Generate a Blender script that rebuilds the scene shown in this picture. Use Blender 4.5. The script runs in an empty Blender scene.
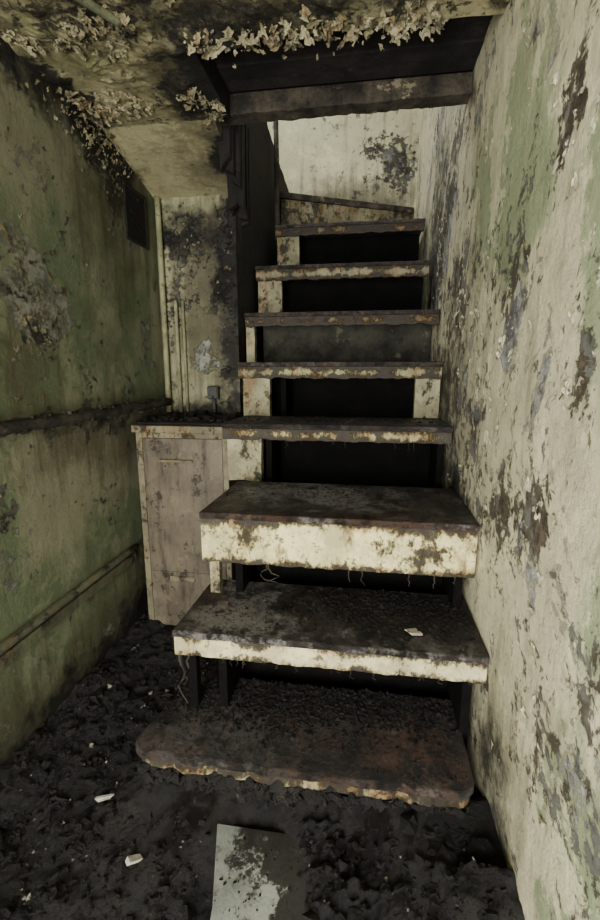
import bpy, bmesh, math, random
from mathutils import Vector, Matrix, noise as mn
random.seed(7)
H=1.5
XR=0.405; XL=-1.3; YB=2.8; YU=4.77; ZC=1.14
C=bpy.context.scene.collection

# ---------------------------------------------------------------- materials
class NT:
    def __init__(s,name):
        s.m=bpy.data.materials.new(name); s.m.use_nodes=True
        s.t=s.m.node_tree; s.t.nodes.clear()
        s.out=s.t.nodes.new('ShaderNodeOutputMaterial')
        s.b=s.t.nodes.new('ShaderNodeBsdfPrincipled')
        s.t.links.new(s.b.outputs[0],s.out.inputs[0])
        s.pos=s.t.nodes.new('ShaderNodeTexCoord').outputs['Object']
        s._d=None
    def set(s,sock,v):
        if isinstance(v,bpy.types.NodeSocket): s.t.links.new(v,sock)
        else: sock.default_value=v
    def vm(s,op,a,b=None):
        n=s.t.nodes.new('ShaderNodeVectorMath'); n.operation=op
        s.set(n.inputs[0],a)
        if b is not None: s.set(n.inputs[1],b)
        return n.outputs['Value'] if op in('DISTANCE','LENGTH') else n.outputs[0]
    def z(s):
        n=s.t.nodes.new('ShaderNodeSeparateXYZ'); s.t.links.new(s.pos,n.inputs[0]); return n.outputs[2]
    def noise(s,scale,detail=6,rough=.6,st=(1,1,1),dist=0.0,off=(0,0,0),color=False):
        v=s.pos
        if st!=(1,1,1): v=s.vm('MULTIPLY',v,st)
        if off!=(0,0,0): v=s.vm('ADD',v,off)
        n=s.t.nodes.new('ShaderNodeTexNoise')
        s.set(n.inputs['Vector'],v); n.inputs['Scale'].default_value=scale
        n.inputs['Detail'].default_value=detail; n.inputs['Roughness'].default_value=rough
        n.inputs['Distortion'].default_value=dist
        return n.outputs['Color'] if color else n.outputs['Fac']
    def ma(s,op,a,b=0.0):
        n=s.t.nodes.new('ShaderNodeMath'); n.operation=op
        s.set(n.inputs[0],a); s.set(n.inputs[1],b); return n.outputs[0]
    def mr(s,v,lo,hi,a=0.0,b=1.0):
        n=s.t.nodes.new('ShaderNodeMapRange'); n.interpolation_type='SMOOTHSTEP'
        s.set(n.inputs[0],v)
        for i,x in enumerate((lo,hi,a,b)): n.inputs[i+1].default_value=x
        return n.outputs[0]
    def mix(s,f,a,b,mode='MIX'):
        n=s.t.nodes.new('ShaderNodeMix'); n.data_type='RGBA'; n.blend_type=mode
        s.set(n.inputs[0],f); s.set(n.inputs[6],col(a)); s.set(n.inputs[7],col(b))
        return n.outputs[2]
    def dpos(s):
        if s._d is None:
            c=s.noise(5,5,.65,color=True)
            c=s.vm('SUBTRACT',c,(.5,.5,.5)); c=s.vm('MULTIPLY',c,(.4,.4,.4))
            s._d=s.vm('ADD',s.pos,c)
        return s._d
    def blob(s,c,r,an=(1,1,1)):
        v=s.vm('SUBTRACT',s.dpos(),(c[0],c[1],c[2]+H)); v=s.vm('MULTIPLY',v,an)
        return s.mr(s.vm('LENGTH',v),0,r,1,0)
    def addb(s,v,bl):
        for (c,r,an,amt) in bl:
            v=s.ma('ADD',v,s.ma('MULTIPLY',s.blob(c,r,an),amt))
        return v
    def bump(s,h,strength=.5,dist=.01):
        n=s.t.nodes.new('ShaderNodeBump'); n.inputs['Strength'].default_value=strength
        n.inputs['Distance'].default_value=dist
        s.set(n.inputs['Height'],h); s.t.links.new(n.outputs[0],s.b.inputs['Normal'])
    def fin(s,c,rough=.8,spec=.3,metal=0):
        s.set(s.b.inputs['Base Color'],c if not isinstance(c,tuple) else col(c))
        s.set(s.b.inputs['Roughness'],rough)
        s.b.inputs['Specular IOR Level'].default_value=spec
        s.b.inputs['Metallic'].default_value=metal
        return s.m
def col(c):
    if isinstance(c,tuple): 
        return tuple(((x/255)/12.92 if x/255<.04045 else ((x/255+.055)/1.055)**2.4) for x in c)+(1,)
    return c
def mul(c,f): return tuple(min(255,int(x*f)) for x in c)

def paint(name,cream,green,plaster,dark,gth=.5,pth=.62,cth=.64,stain=.5,clus=.62,mott=.55,gb=(),pb=(),cb=(),sb=(),ub=(),pscale=3.2,cscale=7,seed=0.,streakc=(62,56,40),spec=.3):
    k=NT(name); o=(seed,seed*1.7,seed*.3)
    g=k.addb(k.noise(1.5,6,.65,off=o),gb)
    g2=k.noise(2.2,8,.7,st=(3,3,.7),off=o)
    g=k.ma('ADD',k.ma('MULTIPLY',g,.6),k.ma('MULTIPLY',g2,.4))
    base=k.mix(k.mr(g,gth-.05,gth+.05),cream,green)
    w=k.noise(2.6,11,.72,off=(seed+21,2,2),dist=.2)
    base=k.mix(k.mr(w,.54,.56,0,mott),base,mul(cream,1.13))
    base=k.mix(k.mr(k.noise(7,10,.78,off=o),.42,.68,0,mott*.8),base,mul(cream,.74))
    sv=k.addb(k.noise(4.,9,.72,st=(4,4,.35),off=o),sb)
    base=k.mix(k.mr(sv,.5,.74,0,stain),base,streakc)
    sm=k.addb(k.noise(1.8,10,.75,off=(seed+9,3,1)),sb)
    base=k.mix(k.mr(sm,.5,.76,0,stain),base,streakc)
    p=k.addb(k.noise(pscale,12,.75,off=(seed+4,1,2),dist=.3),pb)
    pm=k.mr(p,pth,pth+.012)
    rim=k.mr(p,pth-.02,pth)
    pl=k.mix(k.mr(k.noise(14,9,.75),.4,.62),plaster,mul(plaster,.55))
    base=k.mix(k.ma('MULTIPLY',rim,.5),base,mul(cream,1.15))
    base=k.mix(pm,base,pl)
    q=k.ma('ADD',k.ma('MULTIPLY',k.noise(19,11,.75,off=(seed,6,6),dist=.5),.55),k.ma('MULTIPLY',k.addb(k.noise(2.6,6,.7,off=(seed+3,8,1)),cb),.55))
    qm=k.mr(q,clus,clus+.012)
    base=k.mix(k.mr(q,clus-.03,clus,0,.4),base,mul(cream,.55))
    base=k.mix(k.ma('MULTIPLY',qm,.9),base,k.mix(k.mr(k.noise(9,6),.45,.55),dark,mul(plaster,.6)))
    c=k.addb(k.noise(cscale,12,.78,off=(seed+7,5,3),dist=.4),cb)
    cm=k.mr(c,cth,cth+.012)
    base=k.mix(k.mr(c,cth-.05,cth,0,.3),base,(95,84,60))
    base=k.mix(cm,base,k.mix(k.mr(k.noise(26,8,.7),.4,.6),dark,mul(dark,1.7)))
    base=k.mix(k.mr(k.noise(38,7,.75,off=o),.64,.69,0,.75),base,(48,42,32))
    if ub:
        u=k.addb(k.ma('MULTIPLY',k.noise(7,12,.8,off=(seed,seed,5)),.6),ub)
        base=k.mix(k.mr(u,.46,.66,0,.93),base,(17,15,13))
    h=k.ma('ADD',k.ma('MULTIPLY',pm,-.5),k.ma('MULTIPLY',cm,-.9))
    h=k.ma('ADD',h,k.ma('MULTIPLY',qm,-.5))
    h=k.ma('ADD',h,k.ma('MULTIPLY',rim,.3))
    h=k.ma('ADD',h,k.ma('MULTIPLY',k.noise(10,10,.75,off=o),.8))
    k.bump(h,1.,.014)
    return k.fin(base,k.mr(k.noise(5),.3,.7,.5,.85),spec)

A1=(1,1,1)
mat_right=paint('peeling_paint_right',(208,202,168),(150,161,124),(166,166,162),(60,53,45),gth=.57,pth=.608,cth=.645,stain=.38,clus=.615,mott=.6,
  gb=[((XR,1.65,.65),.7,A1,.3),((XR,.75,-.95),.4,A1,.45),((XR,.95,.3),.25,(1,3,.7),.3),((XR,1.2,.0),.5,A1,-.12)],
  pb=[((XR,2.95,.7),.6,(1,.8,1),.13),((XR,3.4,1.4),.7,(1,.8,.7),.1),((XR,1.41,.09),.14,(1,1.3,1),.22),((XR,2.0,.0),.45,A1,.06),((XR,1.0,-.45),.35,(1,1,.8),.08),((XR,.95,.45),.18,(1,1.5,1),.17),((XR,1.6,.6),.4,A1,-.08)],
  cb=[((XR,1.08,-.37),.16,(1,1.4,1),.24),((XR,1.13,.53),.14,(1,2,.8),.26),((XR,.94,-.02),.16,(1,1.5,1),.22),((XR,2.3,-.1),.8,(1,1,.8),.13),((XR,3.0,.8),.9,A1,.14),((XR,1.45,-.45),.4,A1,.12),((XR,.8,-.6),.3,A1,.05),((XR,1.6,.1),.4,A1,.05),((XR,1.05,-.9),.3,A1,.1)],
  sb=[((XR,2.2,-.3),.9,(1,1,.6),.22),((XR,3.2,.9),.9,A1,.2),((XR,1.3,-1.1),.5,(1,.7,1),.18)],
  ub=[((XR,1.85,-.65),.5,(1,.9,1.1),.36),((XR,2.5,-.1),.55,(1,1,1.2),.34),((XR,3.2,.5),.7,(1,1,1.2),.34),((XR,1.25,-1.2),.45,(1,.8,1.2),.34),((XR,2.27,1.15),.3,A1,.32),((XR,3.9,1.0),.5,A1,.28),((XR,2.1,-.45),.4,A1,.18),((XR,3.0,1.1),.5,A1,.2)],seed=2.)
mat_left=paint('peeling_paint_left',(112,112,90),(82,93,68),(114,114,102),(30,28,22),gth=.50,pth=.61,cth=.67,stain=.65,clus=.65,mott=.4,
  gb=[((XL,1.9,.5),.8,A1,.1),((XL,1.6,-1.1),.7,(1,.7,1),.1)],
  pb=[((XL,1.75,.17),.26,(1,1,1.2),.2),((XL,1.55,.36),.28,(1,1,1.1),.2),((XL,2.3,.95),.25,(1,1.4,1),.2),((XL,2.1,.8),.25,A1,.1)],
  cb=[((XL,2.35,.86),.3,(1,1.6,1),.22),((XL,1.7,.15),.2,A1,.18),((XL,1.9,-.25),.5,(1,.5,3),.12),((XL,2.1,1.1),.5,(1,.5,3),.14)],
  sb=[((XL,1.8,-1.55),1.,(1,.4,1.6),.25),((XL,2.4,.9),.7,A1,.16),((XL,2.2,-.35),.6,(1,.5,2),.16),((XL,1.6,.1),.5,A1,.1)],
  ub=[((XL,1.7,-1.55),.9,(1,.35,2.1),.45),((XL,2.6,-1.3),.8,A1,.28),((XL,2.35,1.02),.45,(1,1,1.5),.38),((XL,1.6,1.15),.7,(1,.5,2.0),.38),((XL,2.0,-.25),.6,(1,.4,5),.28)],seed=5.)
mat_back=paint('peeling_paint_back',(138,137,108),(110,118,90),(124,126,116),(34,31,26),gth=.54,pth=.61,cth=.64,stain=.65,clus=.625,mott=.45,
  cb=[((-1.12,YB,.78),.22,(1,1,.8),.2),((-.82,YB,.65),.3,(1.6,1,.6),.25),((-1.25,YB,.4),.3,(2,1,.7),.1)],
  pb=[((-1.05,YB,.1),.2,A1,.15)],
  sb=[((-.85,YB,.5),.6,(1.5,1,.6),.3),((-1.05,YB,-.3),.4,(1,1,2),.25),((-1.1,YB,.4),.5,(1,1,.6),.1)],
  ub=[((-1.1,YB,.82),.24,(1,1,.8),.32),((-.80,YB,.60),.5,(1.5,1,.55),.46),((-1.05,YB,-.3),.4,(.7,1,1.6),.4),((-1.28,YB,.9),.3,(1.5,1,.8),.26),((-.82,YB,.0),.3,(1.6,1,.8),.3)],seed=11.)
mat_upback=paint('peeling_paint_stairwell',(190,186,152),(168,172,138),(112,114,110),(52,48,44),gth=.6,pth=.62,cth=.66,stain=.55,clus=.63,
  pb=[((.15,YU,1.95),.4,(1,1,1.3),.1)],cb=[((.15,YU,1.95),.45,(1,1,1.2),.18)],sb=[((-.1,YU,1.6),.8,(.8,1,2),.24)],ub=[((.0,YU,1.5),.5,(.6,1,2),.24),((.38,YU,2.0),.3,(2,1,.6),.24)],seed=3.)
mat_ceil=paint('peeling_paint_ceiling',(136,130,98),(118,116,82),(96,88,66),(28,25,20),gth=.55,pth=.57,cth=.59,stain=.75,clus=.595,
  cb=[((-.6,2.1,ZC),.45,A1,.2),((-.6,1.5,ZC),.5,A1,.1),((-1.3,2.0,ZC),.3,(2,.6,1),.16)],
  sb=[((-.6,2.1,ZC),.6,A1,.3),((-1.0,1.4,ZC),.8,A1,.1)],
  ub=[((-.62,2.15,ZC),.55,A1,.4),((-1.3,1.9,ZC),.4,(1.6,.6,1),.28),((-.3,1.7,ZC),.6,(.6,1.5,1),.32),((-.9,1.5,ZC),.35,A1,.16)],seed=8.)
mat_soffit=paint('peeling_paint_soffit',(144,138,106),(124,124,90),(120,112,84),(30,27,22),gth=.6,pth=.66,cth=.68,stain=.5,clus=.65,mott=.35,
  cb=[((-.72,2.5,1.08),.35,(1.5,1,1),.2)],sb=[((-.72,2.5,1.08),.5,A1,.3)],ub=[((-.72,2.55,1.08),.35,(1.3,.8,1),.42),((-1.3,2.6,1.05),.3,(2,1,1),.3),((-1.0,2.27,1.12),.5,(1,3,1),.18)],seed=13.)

def char(name,a=(14,12,11),b=(44,38,32),c=(100,92,74),cth=.64,rough=.75,sc=9,spec=.3):
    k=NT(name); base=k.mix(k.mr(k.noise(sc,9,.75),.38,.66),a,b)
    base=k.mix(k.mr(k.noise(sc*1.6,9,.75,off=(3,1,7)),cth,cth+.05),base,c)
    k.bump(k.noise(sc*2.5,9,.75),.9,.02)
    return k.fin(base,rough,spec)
mat_char=char('charred_wood',a=(11,10,9),b=(32,28,25),c=(84,76,62))
mat_charboard=char('charred_boards',a=(17,15,16),b=(42,36,36),c=(72,66,56),cth=.62,sc=5)
mat_post=char('charred_post',a=(24,21,18),b=(74,67,55),c=(116,108,86),cth=.58,sc=6)
mat_void=char('char_gap_shade',a=(4,4,4),b=(11,10,9),c=(28,25,22),cth=.68,spec=.1)  # near-black char, with the shade of the gaps under the stairs painted in

def treadmat(name,rust,grey,seed,rb=(),gb=(),black=.52,lite=1.):
    k=NT(name); o=(seed,seed,0)
    base=k.mix(k.mr(k.noise(6,11,.8,off=o),.4,.6),(18,15,14),mul((58,50,44),lite))
    r=k.addb(k.noise(3.5,11,.8,off=(seed+3,0,0)),rb)
    base=k.mix(k.mr(r,.47,.67,0,rust),base,(80,56,40))
    g=k.addb(k.noise(5,12,.84,off=(seed+8,2,0)),gb)
    base=k.mix(k.mr(g,.5,.62,0,grey),base,(118,114,110))
    base=k.mix(k.mr(k.noise(34,9,.8,off=o),.6,.66,0,.75),base,(104,96,84))
    base=k.mix(k.mr(k.noise(8,12,.85,off=(seed,9,4)),black,black+.07,0,.95),base,(10,9,8))
    base=k.mix(k.mr(k.noise(60,6,.8,off=(seed,3,4)),.52,.59,0,.75),base,(14,12,11))
    k.bump(k.noise(15,12,.85,off=o),1.,.02)
    return k.fin(base,k.mr(k.noise(9,6),.35,.65,.3,.75),.45)
def fasciamat(name,amount,seed,base=(198,190,142),bl=(),zt=None,zb=None):
    k=NT(name); o=(seed,0,seed)
    c=k.mix(k.mr(k.noise(5,10,.75,off=o),.38,.62),base,mul(base,.76))
    s=k.addb(k.noise(5,11,.8,st=(2.0,1,.8),off=o),bl)
    s2=k.addb(k.noise(8,12,.82,st=(1.3,1,.9),off=(seed+2,1,seed)),bl)
    if zt is not None:
        z=k.z()
        e=k.ma('ADD',k.mr(z,zt+H-.065,zt+H-.012,0,.14),k.mr(z,zb+H+.04,zb+H-.004,0,.13))
        s=k.ma('ADD',s,e); s2=k.ma('ADD',s2,e)
    c=k.mix(k.mr(s,amount,amount+.12,0,.85),c,(104,80,48))
    c=k.mix(k.mr(s2,amount+.03,amount+.10,0,.95),c,(30,25,21))
    c=k.mix(k.mr(k.noise(26,9,.75,off=o),.56,.63,0,.85),c,(66,54,38))
    k.bump(k.ma('ADD',k.noise(20,9,.75,off=o),k.mr(s2,amount+.03,amount+.09,0,-.6)),.8,.01)
    return k.fin(c,.6,.35)

# ---------------------------------------------------------------- geometry helpers
def empty(name):
    e=bpy.data.objects.new(name,None); C.objects.link(e); e.empty_display_size=.1; return e
def addmesh(name,bm,mat,parent=None,bevel=0,smooth=False,seg=2):
    bmesh.ops.recalc_face_normals(bm,faces=bm.faces)
    me=bpy.data.meshes.new(name); bm.to_mesh(me); bm.free()
    if smooth:
        for p in me.polygons: p.use_smooth=True
    ob=bpy.data.objects.new(name,me); C.objects.link(ob)
    if mat: me.materials.append(mat)
    if parent: ob.parent=parent
    if bevel:
        b=ob.modifiers.new('bevel','BEVEL'); b.width=bevel; b.segments=seg; b.limit_method='ANGLE'; b.angle_limit=math.radians(50)
    return ob
def prism_bm(bm,pts,axis,lo,hi):
    def P(u,v,w):
        if axis=='z': return (u,v,w+H)
        if axis=='y': return (u,w,v+H)
        return (w,u,v+H)
    a=[bm.verts.new(P(u,v,lo)) for u,v in pts]; b=[bm.verts.new(P(u,v,hi)) for u,v in pts]
    bm.faces.new(a); bm.faces.new(b[::-1]); n=len(pts)
    for i in range(n): bm.faces.new((a[i],a[(i+1)%n],b[(i+1)%n],b[i]))
def prism(name,pts,axis,lo,hi,mat,parent=None,bevel=0):
    bm=bmesh.new(); prism_bm(bm,pts,axis,lo,hi); return addmesh(name,bm,mat,parent,bevel)
def box(name,x0,x1,y0,y1,z0,z1,mat,parent=None,bevel=0):
    return prism(name,[(x0,y0),(x1,y0),(x1,y1),(x0,y1)],'z',z0,z1,mat,parent,bevel)
def jag(p,q,n,amp,seed,freq=9):
    out=[]
    for i in range(n+1):
        t=i/n; x=p[0]+(q[0]-p[0])*t; y=p[1]+(q[1]-p[1])*t
        dx,dy=q[0]-p[0],q[1]-p[1]; L=math.hypot(dx,dy)
        a=amp*mn.fractal(Vector((t*L*freq,seed,0)),1,2,4) if 0<i<n else 0
        out.append((x-dy/L*a,y+dx/L*a))
    return out
def tube_bm(bm,pts,rad,seg=8):
    rings=[]
    n=len(pts)
    for i,p in enumerate(pts):
        p=Vector(p); d=(Vector(pts[min(i+1,n-1)])-Vector(pts[max(i-1,0)])).normalized()
        a=d.orthogonal().normalized(); 
        if abs(d.z)<.9: a=d.cross(Vector((0,0,1))).normalized()
        b=d.cross(a); r=rad[i] if isinstance(rad,(list,tuple)) else rad
        rings.append([bm.verts.new(p+Vector((0,0,H))+(a*math.cos(2*math.pi*j/seg)+b*math.sin(2*math.pi*j/seg))*r) for j in range(seg)])
    for i in range(n-1):
        for j in range(seg):
            bm.faces.new((rings[i][j],rings[i][(j+1)%seg],rings[i+1][(j+1)%seg],rings[i+1][j]))
    bm.faces.new(rings[0]); bm.faces.new(rings[-1][::-1])
def tube(name,pts,rad,mat,parent=None,seg=10):
    bm=bmesh.new(); tube_bm(bm,pts,rad,seg); return addmesh(name,bm,mat,parent,smooth=True)
def flake(bm,p,nrm,size,curl=.6,up=None):
    nrm=Vector(nrm).normalized(); t=nrm.orthogonal().normalized()
    t.rotate(Matrix.Rotation(random.uniform(0,6.28),3,nrm)); b=nrm.cross(t)
    p=Vector(p)+Vector((0,0,H)); w=size*random.uniform(.5,1.5); rows=[]
    m=4; bend=curl*random.uniform(.3,1.3)
    for i in range(m+1):
        s=i/m; along=size*math.sin(bend*s)/max(bend,.05); out=size*(1-math.cos(bend*s))/max(bend,.05)+.001
        ww=w*(1-.5*s)*random.uniform(.5,1.4)
        sh=random.uniform(-.25,.25)*w
        rows.append([bm.verts.new(p+b*along*random.uniform(.8,1.15)+nrm*(out+random.uniform(0,.15)*size)+t*(x*ww*.5+sh)) for x in(-1,-.3,.4,1)])
    for i in range(m):
        for j in range(3): bm.faces.new((rows[i][j],rows[i][j+1],rows[i+1][j+1],rows[i+1][j]))
_t=bmesh.new(); bmesh.ops.create_icosphere(_t,subdivisions=1,radius=1); _t.verts.ensure_lookup_table()
ICOV=[v.co.copy() for v in _t.verts]; ICOF=[[v.index for v in f.verts] for f in _t.faces]; _t.free()
def chunk(bm,p,s,flat=.6):
    m=Matrix.Translation(Vector(p)+Vector((0,0,H)))@Matrix.Rotation(random.uniform(0,6.28),4,'Z')@Matrix.Rotation(random.uniform(-.5,.5),4,'X')@Matrix.Diagonal((s*random.uniform(.6,1.5),s*random.uniform(.5,1.2),s*flat*random.uniform(.5,1.2),1))
    vs=[bm.verts.new(m@v+Vector([random.uniform(-.32,.32)*s for _ in range(3)])) for v in ICOV]
    for f in ICOF: bm.faces.new([vs[i] for i in f])

# ---------------------------------------------------------------- room shell
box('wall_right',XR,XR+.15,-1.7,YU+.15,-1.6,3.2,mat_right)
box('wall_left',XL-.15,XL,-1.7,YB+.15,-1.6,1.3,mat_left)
box('wall_back',XL,-.80,YB,YB+.12,-1.6,1.3,mat_back)
top=jag((3.55,1.95),(3.75,1.80),4,.02,2)+jag((3.75,1.80),(4.76,1.66),14,.03,4)
prism('wall_partition',[(YB+.12,-1.5),(4.76,-1.5)]+top[::-1]+[(YB+.12,1.98)],'x',-.92,-.80,mat_char)
box('wall_stairwell',-2.6,XR,YU,YU+.15,-1.6,3.2,mat_upback)
box('wall_landing',-2.75,-2.6,1.0,YU+.15,1.3,3.2,mat_upback)
box('floor_landing',-2.6,-.92,YB,YU,1.45,1.55,mat_upback)
bm=bmesh.new()
prism_bm(bm,[(XL,-1.5),(-1.15,-1.5),(-1.15,.75),(.12,.75),(.12,-1.5),(XR,-1.5),(XR,1.3),(XL,1.3)],'y',-1.75,-1.6)
addmesh('wall_front',bm,mat_left)
dfm=fasciamat('door_frame_paint',.6,4.)
df=empty('door_1')
box('jamb_a',-1.15,-1.11,-1.78,-1.57,-1.5,.75,dfm,df,.004); box('jamb_b',.08,.12,-1.78,-1.57,-1.5,.75,dfm,df,.004)
box('lintel',-1.11,.08,-1.78,-1.57,.71,.75,dfm,df,.004)

def ceilgrid(name,x0,x1,y0,y1,zf,mat,amp=.012,res=.02):
    bm=bmesh.new(); nx=max(2,int((x1-x0)/res)); ny=max(2,int((y1-y0)/res)); V=[]
    for j in range(ny+1):
        row=[]
        for i in range(nx+1):
            x=x0+(x1-x0)*i/nx; y=y0+(y1-y0)*j/ny
            z=zf(x,y)-amp*max(0,mn.fractal(Vector((x*7,y*7,3)),1,2,5)*1.4)
            row.append(bm.verts.new((x,y,z+H)))
        V.append(row)
    for j in range(ny):
        for i in range(nx): bm.faces.new((V[j][i],V[j][i+1],V[j+1][i+1],V[j+1][i]))
    ed=[e for e in bm.edges if len(e.link_faces)==1]
    r=bmesh.ops.extrude_edge_only(bm,edges=ed)
    for v in r['geom']:
        if isinstance(v,bmesh.types.BMVert): v.co.z=1.32+H
    return addmesh(name,bm,mat,smooth=False)
ceilgrid('ceiling',XL,-.66,-.0,2.27,lambda x,y:ZC,mat_ceil,.024,.016)
ceilgrid('ceiling_front',-.66,XR,-.0,1.80,lambda x,y:ZC-.015*max(0,mn.noise(Vector((x*9,y*9,0)))),mat_ceil,.024)
box('ceiling_rear',XL,XR,-1.7,0,ZC,1.32,mat_ceil)
ceilgrid('ceiling_soffit',XL,-.74,2.27,YB,lambda x,y:ZC-(y-2.27)/(YB-2.27)*.13,mat_soffit,.006,.03)
bb=empty('burnt_ceiling_boards')
for i in range(5):
    y0=1.80+i*.095
    box('board_%d'%i,-.66,XR,y0,y0+.09,1.235+random.uniform(0,.012),1.30,mat_charboard,bb,.003)
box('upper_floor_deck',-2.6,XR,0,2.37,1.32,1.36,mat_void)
bmh=jag((-.78,1.15),(XR,1.158),60,.010,3,14)
prism('header_beam',bmh+[(XR,1.238),(-.78,1.238)],'y',2.27,2.36,mat_post,None,.004)
box('header_trimmer',-.78,XR,2.28,2.36,1.238,1.34,mat_void)
hl=empty('charred_lath')
for i in range(9):
    x=-.775+random.uniform(0,.05); y=2.4+i*.045
    z1=1.15-random.uniform(.0,.1)-i*.015; 
    prism('lath_%d'%i,jag((x,z1-.12-random.random()*.1),(x+.05,z1-.10-random.random()*.12),3,.01,i)+[(x+.055,1.33),(x-.02,1.33)],'y',y,y+.04,mat_char,hl)

# ---------------------------------------------------------------- staircase
st=empty('staircase')
tube('newel_post',[(-.75,3.84,1.03),(-.755,3.85,1.6),(-.76,3.85,2.0)],.022,mat_post,st,seg=6)
T=[ # x0,x1,yf,yb,ztop,face_h
 (-.730,.352,1.147,1.54,-1.205,.07),
 (-.640,.400,1.317,1.72,-.876,.093),
 (-.618,.400,1.555,2.06,-.527,.20),
 (-.715,.400,2.147,2.56,-.260,.08),
 (-.741,.400,2.548,2.82,.0437,.09),
 (-.757,.402,2.78,3.22,.341,.08),
 (-.786,.380,3.20,3.68,.698,.095),
 (-.734,.385,3.65,4.30,1.084,.08)]
tm=[treadmat('tread_wood_a',.75,.3,1.,rb=[((.15,1.25,-1.2),.35,(.9,1.3,1),.16)],gb=[((-.5,1.25,-1.2),.3,A1,.08)],black=.485),
    treadmat('tread_wood_b',.3,.9,4.,gb=[((-.42,1.42,-.88),.3,A1,.2)],black=.50,lite=.9),
    treadmat('tread_wood_c',.5,.85,7.,gb=[((-.3,1.85,-.53),.4,(.8,1.5,1),.16)],rb=[((0,1.56,-.53),.7,(.6,3,1),.12)],black=.51),
    treadmat('tread_wood_d',.4,.4,9.,black=.5)]
def fz(k): return dict(zt=T[k][4]-.0,zb=T[k][4]-T[k][5])
fm=[fasciamat('fascia_a',.42,1.,(150,141,110)),
    fasciamat('fascia_b',.565,2.,(198,189,146),**fz(1)),
    fasciamat('fascia_c',.52,6.,(214,203,148),bl=[((.2,1.55,-.62),.12,A1,.2),((-.48,1.55,-.6),.14,A1,.16)],**fz(2)),
    fasciamat('fascia_d',.495,9.,(178,169,126),**fz(3)),
    fasciamat('fascia_e',.50,12.,(146,140,106),**fz(4)),
    fasciamat('fascia_f',.46,15.,(98,94,76),**fz(5)),
    fasciamat('fascia_g',.51,18.,(136,130,102),**fz(6)),
    fasciamat('fascia_h',.47,21.,(98,94,76),**fz(7))]
blockm=fasciamat('block_paint',.50,25.,(150,145,114))
riserm=char('riser_paint',a=(18,17,14),b=(52,52,42),c=(78,76,60),cth=.6,sc=5)
for k,(x0,x1,yf,yb,z,fh) in enumerate(T):
    m=tm[min(k,3)]
    if k==0:
        r=.06; pts=[]
        for a in range(0,91,15): pts.append((x0+r-r*math.cos(math.radians(a)),yf+r-r*math.sin(math.radians(a))))
        pts+=jag((x0+r,yf),(x1-r,yf),70,.016,1,11)[1:-1]
        for a in range(90,-1,-15): pts.append((x1-r+r*math.cos(math.radians(a)),yf+r-r*math.sin(math.radians(a))))
        pts+=[(x1,yb),(x0+.08,yb)]
        prism('tread_1',pts,'z',z-.03,z,m,st,.006)
        ip=[(p[0]*.985,p[1]+.012+.01*mn.noise(Vector((p[0]*20,3,1)))) for p in pts]
        prism('tread_base_1',ip,'z',z-fh,z-.03,fm[0],st,.004)
    else:
        pts=jag((x0,yf),(x1,yf),60,.006,k,12)+[(x1,yb),(x0+.01,yb)]
        prism('tread_%d'%(k+1),pts,'z',z-.024,z,m,st,.005)
        bot=jag((x1-.004,z-fh),(x0+.004,z-fh),70,.009,k+20,14)
        prism('fascia_%d'%(k+1),[(x0+.004,z-.024),(x1-.004,z-.024)]+bot,'y',yf+.004,yf+.034,fm[k],st,.003)
        box('tread_end_%d'%(k+1),x0+.004,x0+.024,yf+.034,yb,z-min(fh,.09),z-.024,fm[k],st,.002)
    if k>0:
        lowz=T[k-1][4]
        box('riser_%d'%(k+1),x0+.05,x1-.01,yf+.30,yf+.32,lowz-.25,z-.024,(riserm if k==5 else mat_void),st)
blocks=[(2,-.60,-.56,1.60,1.64),(3,-.695,-.52,2.175,2.23),(4,-.717,-.557,2.575,2.63),(4,.26,.393,2.575,2.63),
        (5,-.754,-.70,2.81,2.86),(6,-.773,-.605,3.23,3.28),(7,-.724,-.55,3.68,3.73)]
for i,(k,a,b,c,d) in enumerate(blocks):
    z1=T[k][4]-.024 ; z0=T[k-1][4]
    prism('support_block_%d'%i,jag((a,z0-.03),(b,z0-.03),4,.01,i)+jag((b,z0),(b,z1),6,.006,i+3)+[(a,z1)],'y',c,d,blockm,st,.002)
z9=1.505
prism('winder_tread',[(-.79,4.17),(.39,4.74),(.39,4.765),(-.79,4.765)],'z',z9-.05,z9,mat_post,st,.004)
prism('winder_riser',[(-.79,4.20),(.39,4.755),(.39,4.768),(-.79,4.768)],'z',1.10,z9-.05,fasciamat('winder_paint',.48,27.,(134,128,102)),st)
cp=[(1.26,-1.5),(1.26,-1.28),(1.38,-1.28),(1.38,-.97),(1.62,-.97),(1.62,-.74),(2.2,-.74),(2.2,-.34),(2.62,-.34),(2.62,-.05),(3.2,-.05),(3.2,-1.5)]
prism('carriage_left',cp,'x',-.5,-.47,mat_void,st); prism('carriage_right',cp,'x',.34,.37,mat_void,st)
box('leg_left',-.61,-.575,1.36,1.40,-1.5,-.97,mat_void,st,.003)

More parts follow.
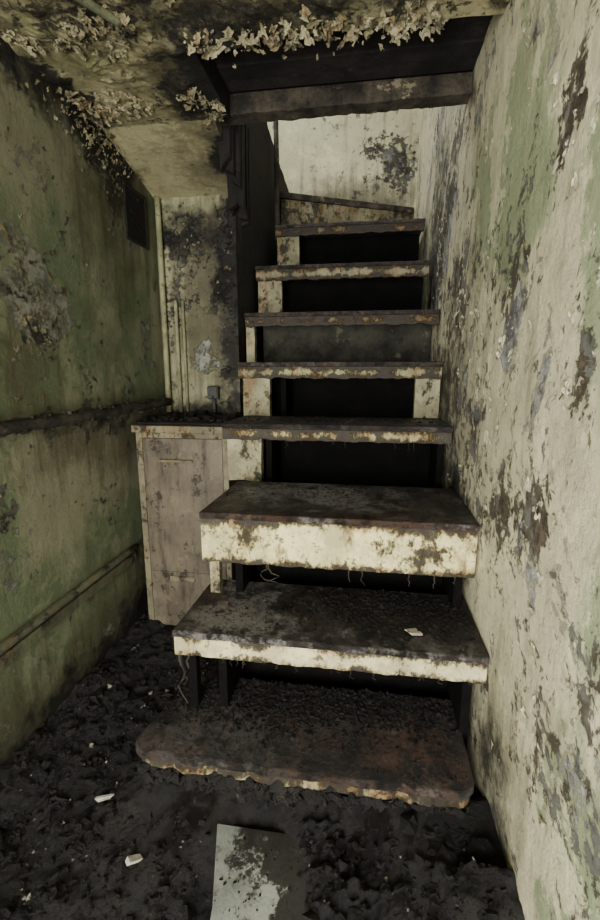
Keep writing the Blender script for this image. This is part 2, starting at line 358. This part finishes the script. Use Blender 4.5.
# ---------------------------------------------------------------- cabinet
cab=empty('understair_cabinet')
k=NT('cabinet_paint')
c=k.mix(k.mr(k.noise(2.5,9,.75),.38,.62),(96,88,73),(74,67,56))
c=k.mix(k.mr(k.noise(4,10,.75,st=(3,1,.5)),.47,.66,0,.8),c,(48,42,34))
c=k.mix(k.mr(k.noise(9,11,.8,off=(3,3,3)),.55,.60,0,.9),c,(36,31,26))
c=k.mix(k.mr(k.noise(6,11,.8,off=(5,3,3)),.57,.60,0,.5),c,(112,105,84))
k.bump(k.noise(14,6,.6),.3,.005); mcab=k.fin(c,.55,.25)
mcf=fasciamat('cabinet_frame_paint',.50,44.,(112,106,84))
cx0,cx1,cy=-1.238,-.722,2.27
box('carcass',cx0,cx1,cy+.02,YB-.01,-1.5,-.33,mcab,cab)
box('stile_left',cx0,cx0+.035,cy-.005,cy+.02,-1.5,-.33,mcf,cab,.003)
box('stile_right',cx1-.03,cx1,cy-.005,cy+.02,-1.5,-.33,mcf,cab,.003)
box('rail_top',cx0+.035,cx1-.03,cy-.005,cy+.02,-.36,-.33,mcf,cab,.003)
box('door_panel',cx0+.037,cx1-.032,cy-.002,cy+.018,-1.13,-.362,mcab,cab,.001)
box('drawer_front',cx0+.037,cx1-.032,cy-.003,cy+.018,-1.47,-1.131,mcab,cab,.001)
box('handle_bar',cx0+.13,cx0+.32,cy-.022,cy-.014,-.49,-.475,mcf,cab,.003)
box('handle_foot_a',cx0+.14,cx0+.15,cy-.016,cy,-.488,-.478,mcf,cab); box('handle_foot_b',cx0+.30,cx0+.31,cy-.016,cy,-.488,-.478,mcf,cab)
box('latch_plate',cx0+.15,cx0+.30,cy-.010,cy-.002,-1.185,-1.155,mcf,cab,.002)
prism('countertop',jag((cx0-.015,cy-.02),(cx1,cy-.02),16,.003,4)+[(cx1,YB-.005),(XL+.005,YB-.005),(XL+.005,cy+.1)],'z',-.33,-.292,mcf,cab,.004)
prism('soot_layer',jag((cx0+.0,cy+.02),(cx1,cy+.02),24,.02,8)+[(cx1,YB-.005),(XL+.005,YB-.005),(XL+.005,cy+.12)],'z',-.292,-.278,mat_char,cab,.004)
bm=bmesh.new()
for i in range(160):
    chunk(bm,(random.uniform(-1.27,-.75),random.uniform(2.33,2.76),-.272),random.uniform(.008,.026))
addmesh('charred_rubble',bm,mat_char,cab)

# ---------------------------------------------------------------- pipes & fittings
mpipe=char('sooty_pipe',a=(24,22,19),b=(64,59,48),c=(116,112,90),cth=.6,sc=12)
mpipel=fasciamat('painted_pipe',.50,50.,(92,96,74))
mpipec=fasciamat('corner_pipe_paint',.54,52.,(134,134,102))
def wob(p0,p1,n,a,s):
    out=[]
    for i in range(n+1):
        q=Vector(p0).lerp(Vector(p1),i/n); q.z+=a*mn.noise(Vector((i*.35,s,0))); out.append(tuple(q))
    return out
pipe=empty('wall_pipe')
pts=wob((XL+.045,-1.4,-.2),(XL+.045,2.74,-.2),60,.012,1)
tube('pipe_run',pts,[.024+.010*abs(mn.noise(Vector((i*.9,2,3)))) for i in range(len(pts))],mpipe,pipe)
bm=bmesh.new()
for i in range(300):
    y=random.uniform(1.0,2.7); chunk(bm,(XL+.045+random.uniform(-.02,.02),y,-.2+random.choice((-.03,.03))*random.uniform(.6,1.)),random.uniform(.004,.012))
addmesh('soot_clumps',bm,mpipe,pipe)
tube('skirting_pipe',wob((XL+.022,-1.4,-.985),(XL+.022,2.26,-.985),50,.006,4),.018,mpipel)
box('baseboard_left',XL,XL+.018,-1.6,2.26,-1.07,-1.02,mpipel,None,.003)
tube('corner_conduit',wob((XL+.035,YB-.035,-.27),(XL+.035,YB-.035,1.0),12,0,4),.017,mpipec)
tube('wall_conduit',[(-1.19,YB-.02,-.27),(-1.19,YB-.02,.42),(-1.20,YB-.02,.44)],.012,mpipec)
tube('back_wall_conduit',[(-1.145,YB-.02,-.27),(-1.145,YB-.02,.42)],.009,mpipec)
jb=empty('junction_box')
mj=fasciamat('galvanised',.52,60.,(62,64,60))
box('box_body',-1.0,-.93,YB-.05,YB,-.18,-.10,mj,jb,.006); box('box_cover',-.995,-.935,YB-.056,YB-.05,-.175,-.105,mj,jb,.003)
tube('box_stub',[(-.965,YB-.025,-.27),(-.965,YB-.025,-.18)],.012,mj,jb)
vg=empty('wall_vent')
mv=char('vent_metal',a=(16,16,13),b=(32,32,25),c=(54,52,40),cth=.64)
box('vent_back',XL,XL+.004,2.43,2.67,.69,.97,mat_char,vg)
for a in((2.43,2.445,.69,.97),(2.655,2.67,.69,.97),(2.445,2.655,.69,.705),(2.445,2.655,.955,.97)):
    box('vent_frame',XL+.004,XL+.010,a[0],a[1],a[2],a[3],mv,vg,.002)
for i in range(12):
    z=.715+i*.02
    prism('louvre_%d'%i,[(XL+.004,z),(XL+.008,z-.006),(XL+.009,z-.004),(XL+.004,z+.003)],'y',2.445,2.655,mv,vg)
cf=empty('ceiling_conduit')
tube('conduit',[(-1.05,1.0,ZC-.03),(-.92,1.45,ZC-.035),(-.85,1.62,ZC-.02),(-.80,1.66,ZC+.01)],.014,mpipel,cf)
box('clip',-.97,-.90,1.40,1.42,ZC-.055,ZC,mj,cf,.003)

# ---------------------------------------------------------------- floor & rubble
def sst(a,b,x):
    t=max(0,min(1,(x-a)/(b-a))); return t*t*(3-2*t)
def fh(x,y):
    z=-1.5+.03*mn.fractal(Vector((x*3,y*3,1)),1,2,6)+.020*mn.fractal(Vector((x*14,y*14,2)),1,2,4)+.01
    z+=.24*math.exp(-(((x-.33)/.33)**2+((y-.95)/.42)**2))
    z+=.10*math.exp(-(((x+.62)/.2)**2+((y-1.2)/.3)**2))
    z+=.10*math.exp(-(((x+.15)/.5)**4+((y-1.2)/.10)**2))
    z+=.05*math.exp(-(((x+1.25)/.12)**2))
    z-=.04*math.exp(-(((x+.28)/.18)**2+((y-.95)/.2)**2))
    # wet mud banked over the right part of the fallen panel
    m=sst(-.24,-.06,x+.30*(y-.95)+.03*mn.noise(Vector((x*12,y*12,8))))*sst(.50,.62,y)*(1-sst(1.12,1.25,y))
    lump=-1.375+.035*mn.fractal(Vector((x*9,y*9,5)),1,2,5)+.02*mn.fractal(Vector((x*34,y*34,5)),1,2,3)
    z=z*(1-m)+max(z,lump)*m
    if y>1.0: z=min(z,-1.30)
    return z
bm=bmesh.new(); V=[]
xs=[XL+(XR-XL)*i/220 for i in range(221)]
ys=[-1.75+i*.06 for i in range(37)]; y=ys[-1]
while y<2.4: y+=.009; ys.append(y)
while y<4.77: y+=.08; ys.append(y)
for y in ys: V.append([bm.verts.new((x,y,fh(x,y)+H)) for x in xs])
for j in range(len(ys)-1):
    for i in range(220): bm.faces.new((V[j][i],V[j][i+1],V[j+1][i+1],V[j+1][i]))
k=NT('sooty_mud_floor')
c=k.mix(k.mr(k.noise(8,11,.82),.4,.62),(8,7,7),(29,24,22))
c=k.mix(k.mr(k.noise(30,9,.78),.61,.67,0,.65),c,(84,77,68))
c=k.mix(k.mr(k.noise(4,11,.8,off=(4,4,4)),.54,.62,0,.6),c,(46,37,32))
k.bump(k.noise(20,12,.82),1.,.04); mfl=k.fin(c,k.mr(k.noise(7),.35,.6,.22,.7),.5)
addmesh('floor',bm,mfl,smooth=True)
rub=empty('rubble_pile')
bm=bmesh.new()
for i in range(9500):
    x=random.uniform(XL+.03,XR-.03); y=random.uniform(.6,2.2)
    if -.45<x<-.16 and .7<y<1.12: continue
    if x>cx0-.03 and y>cy-.05 : continue
    if x>-.76 and y>1.12: continue
    s=random.choice((.002,.002,.003,.004,.005,.006,.008,.012))*random.uniform(.6,1.2)
    if random.random()<.03: s=random.uniform(.015,.03)
    if x>-.1 and y<1.2: s*=1.25
    chunk(bm,(x,y,fh(x,y)+s*.05),s,.45)
addmesh('rubble_chunks',bm,char('rubble',a=(9,8,7),b=(30,26,23),c=(90,82,72),cth=.67,sc=12,rough=.5),rub)
bm=bmesh.new()
for i in range(240):
    x=random.uniform(XL+.05,XR-.05); y=random.uniform(.7,2.1)
    if x>-.76 and y>1.10: continue
    flake(bm,(x,y,fh(x,y)+.004),(random.uniform(-.4,.4),random.uniform(-.4,.4),1),random.choice((.004,.005,.006,.008,.018)),.5)
mpl=fasciamat('pale_plaster',.53,70.,(146,142,126))
addmesh('plaster_crumbs',bm,mpl,rub)
k=NT('fallen_panel_paint')
c=k.mix(k.mr(k.noise(5,9,.75),.38,.62),(142,146,138),(106,110,104))
c=k.mix(k.mr(k.addb(k.noise(6,12,.82,off=(2,2,2)),[((-.10,.95,-1.4),.3,(1,.8,1),.22),((-.3,.95,-1.4),.15,A1,-.1)]),.5,.56,0,.92),c,(24,21,19))
c=k.mix(k.mr(k.noise(28,9,.8),.55,.62,0,.7),c,(60,54,48))
k.bump(k.noise(14,9,.8),.6,.008); mfp=k.fin(c,.3,.5)
bm=bmesh.new(); prism_bm(bm,jag((-.345,.72),(-.05,.70),8,.006,2)+jag((-.05,.70),(-.05,1.0),8,.012,5)[1:]+jag((-.15,1.12),(-.43,1.12),6,.006,6)+[(-.37,.9)],'z',-1.425,-1.405)
addmesh('fallen_panel',bm,mfp,rub,.003)
bm=bmesh.new()
for i in range(60):
    chunk(bm,(random.uniform(-.38,-.15),random.uniform(.75,1.1),-1.403),random.uniform(.0015,.005),.5)
addmesh('grit',bm,mat_char,rub)
def bit(name,px,py,pz,l,w,h,rz,ry,mat,par=None):
    bm=bmesh.new(); bmesh.ops.create_cube(bm,size=1,matrix=Matrix.Translation((px,py,pz+H))@Matrix.Rotation(rz,4,'Z')@Matrix.Rotation(ry,4,'Y')@Matrix.Diagonal((l,w,h,1)))
    for v in bm.verts: v.co+=Vector((random.uniform(-1,1)*l*.15,random.uniform(-1,1)*w*.2,0))
    return addmesh(name,bm,mat,par,.001)
mw=fasciamat('pale_scrap',.6,80.,(190,188,176))
bit('wood_splinter',-.86,1.20,fh(-.86,1.2)+.012,.075,.014,.008,.25,-.1,mw,rub)
bit('plaster_shard',-.64,.99,fh(-.64,.99)+.01,.04,.02,.010,.8,.3,mw,rub)
bit('paper_scrap',.18,1.42,-.868,.045,.03,.004,.5,.2,mw,st)

# debris on the treads
bm=bmesh.new()
def sc(k,n,fx,fy,s0,s1):
    x0,x1,yf,yb,z,f=T[k]
    for i in range(n):
        x=random.gauss(*fx); y=random.gauss(*fy)
        if x0+.03<x<x1-.01 and yf+.012<y<yb: 
            s=random.uniform(s0,s1); chunk(bm,(x,y,z+s*.1),s)
sc(1,1300,(.12,.18),(1.56,.08),.002,.010)
sc(1,400,(-.3,.3),(1.5,.12),.0015,.004)
sc(0,1100,(-.4,.2),(1.43,.08),.002,.010)
sc(0,1400,(.0,.3),(1.46,.07),.002,.010)
sc(0,700,(-.1,.4),(1.32,.12),.001,.005)
sc(2,600,(0,.4),(1.95,.1),.0015,.006)
sc(3,260,(-.1,.3),(2.35,.1),.003,.010)
for kk in (4,5,6,7): sc(kk,120,(-.1,.3),(T[kk][2]+.1,.08),.003,.010)
addmesh('soot_debris',bm,char('debris',a=(10,9,8),b=(30,26,23),c=(90,82,72),cth=.68,sc=15,rough=.65),st)
bm=bmesh.new()
for i in range(1500):
    x=random.uniform(-.71,.31); t=random.random()
    chunk(bm,(x,1.165+.05*t+random.uniform(-.012,.03),-1.272-.15*t),random.choice((.005,.008,.012,.02))*random.uniform(.7,1.2),1.)
addmesh('crumbled_char',bm,mat_char,st)
bm=bmesh.new()
def strand(x,y,z,l,r,sw=.02):
    n=7; s=random.random()*50
    tube_bm(bm,[(x+sw*mn.noise(Vector((i*.5,s,0)))*i/2,y-.004+sw*.5*mn.noise(Vector((i*.5,s,9))),z-l*i/n) for i in range(n+1)],[r*(1-.6*i/n) for i in range(n+1)],5)
for x in (-.05,-.0,.17,.26,.33): strand(x,1.57,-.725,random.uniform(.03,.07),.003,.006)
strand(-.36,1.57,-.72,.09,.0035,.03); strand(-.35,1.565,-.72,.07,.004,.03)
for i in range(16): strand(random.uniform(-.6,.38),T[1][2]+.01,T[1][4]-.09,random.uniform(.01,.035),.0015,.006)
for i in range(24): strand(random.uniform(-.6,.33),T[0][2]+.02,T[0][4]-.065,random.uniform(.03,.09),.002,.015)
for i in range(8): strand(random.uniform(-.6,.35),T[3][2]+.02,T[3][4]-.075,random.uniform(.02,.05),.0015,.006)
strand(-.62,1.34,-.95,.22,.006,.02); strand(-.60,1.36,-.95,.16,.005,.03)
addmesh('hanging_root_strands',bm,char('fibre',a=(26,23,19),b=(70,64,52),c=(130,124,106),cth=.62,sc=20),st)

# paint flakes
def flob(name,mat,gen): 
    bm=bmesh.new(); gen(bm); return addmesh(name,bm,mat)
mfr=fasciamat('flake_paint_right',.56,90.,(192,187,158))
mflk=fasciamat('flake_paint_dim',.48,93.,(104,102,82))
mflc=fasciamat('flake_paint_ceiling',.50,96.,(150,143,112))
def g1(bm):
    def ok(y,z): return not any(abs(z-t[4]+t[5]*.5)<t[5]*.5+.05 and t[2]-.05<y<t[3]+.05 for t in T)
    for i in range(900):
        y=random.uniform(.5,3.4) ; z=random.uniform(-1.1,1.1)
        if mn.noise(Vector((y*2.2,z*2.2,4)))<.03 or not ok(y,z): continue
        flake(bm,(XR,y,z),(-1,0,0),random.uniform(.005,.018),.6)
    for (cy_,cz_,n) in ((1.08,-.37,20),(1.13,.53,14),(.94,-.02,14),(1.41,.09,14),(2.95,.75,40),(1.5,-.3,18),(.95,.45,12),(1.0,-.8,16),(2.2,.3,20),(1.8,.2,18)):
        for i in range(n):
            y=random.gauss(cy_,.08); z=random.gauss(cz_,.10)
            if ok(y,z) and z>-1.1: flake(bm,(XR,y,z),(-1,0,0),random.uniform(.008,.034),.5)
flob('paint_flakes_right',mfr,g1)
def g2(bm):
    for i in range(260):
        a=random.choice(((1.75,.17,.14),(1.57,.36,.14),(2.3,.92,.14)))
        flake(bm,(XL,random.gauss(a[0],.1),min(1.1,random.gauss(a[1],.1))),(1,0,0),random.uniform(.006,.024),.4)
    for i in range(140):
        flake(bm,(XL,random.uniform(1.3,2.2),random.uniform(-.85,1.1)),(1,0,0),random.uniform(.006,.016),.6)
flob('paint_flakes_left',mflk,g2)
def g3(bm):
    for i in range(750):
        flake(bm,(random.uniform(-.66,.22),random.gauss(1.775,.035),ZC-.01+random.uniform(-.015,.07)),(random.uniform(-.5,.5),random.uniform(-1.,.1),-1),random.uniform(.006,.036),.8)
    for i in range(1500):
        x=random.uniform(XL+.03,-.62); y=random.uniform(1.1,2.25)
        if mn.noise(Vector((x*5,y*5,7)))<.08: continue
        flake(bm,(x,y,ZC-.012),(random.uniform(-.3,.3),random.uniform(-.5,.2),-1),random.uniform(.006,.034),.6)
    for i in range(220):
        flake(bm,(random.gauss(-1.28,.01),random.gauss(2.2,.2),random.gauss(1.07,.05)),(1,0,-.6),random.uniform(.006,.02),.7)
flob('paint_flakes_ceiling',mflc,g3)
def g4(bm):
    for i in range(120):
        flake(bm,(random.uniform(XL+.03,-.83),YB,random.uniform(-.1,.98)),(0,-1,0),random.uniform(.006,.018),.8)
flob('paint_flakes_back',mflk,g4)

# ---------------------------------------------------------------- light
w=bpy.data.worlds.new('world'); bpy.context.scene.world=w; w.use_nodes=True
bg=w.node_tree.nodes['Background']; bg.inputs[0].default_value=(.93,.96,1,1); bg.inputs[1].default_value=.9
def area(name,loc,target,sx,sy,p,c):
    l=bpy.data.lights.new(name,'AREA'); l.shape='RECTANGLE'; l.size=sx; l.size_y=sy; l.energy=p; l.color=c
    o=bpy.data.objects.new(name,l); C.objects.link(o); o.location=(loc[0],loc[1],loc[2]+H)
    o.rotation_euler=(Vector(target)-Vector(loc)).to_track_quat('-Z','Y').to_euler(); return o
area('doorway_daylight',(-.5,-1.58,-.35),(.3,1.5,-.1),1.1,1.9,275,(1,.98,.93))
area('stairwell_daylight',(-1.3,3.6,3.0),(0,4.0,1.0),1.4,1.4,34,(.99,.99,.97))

# ---------------------------------------------------------------- camera
th=math.atan(.148); ph=math.atan(.2)
f=Vector((-math.sin(th)*math.cos(ph),math.cos(th)*math.cos(ph),-math.sin(ph)))
r=Vector((math.cos(th),math.sin(th),0)); u=r.cross(f)
cd=bpy.data.cameras.new('camera'); cam=bpy.data.objects.new('camera',cd); C.objects.link(cam)
cd.sensor_fit='VERTICAL'; cd.sensor_height=36; cd.sensor_width=36; cd.lens=450/920*36; cd.clip_start=.02
mw_=Matrix((r,u,-f)).transposed().to_4x4(); mw_.translation=Vector((0,0,H)); cam.matrix_world=mw_
bpy.context.scene.camera=cam
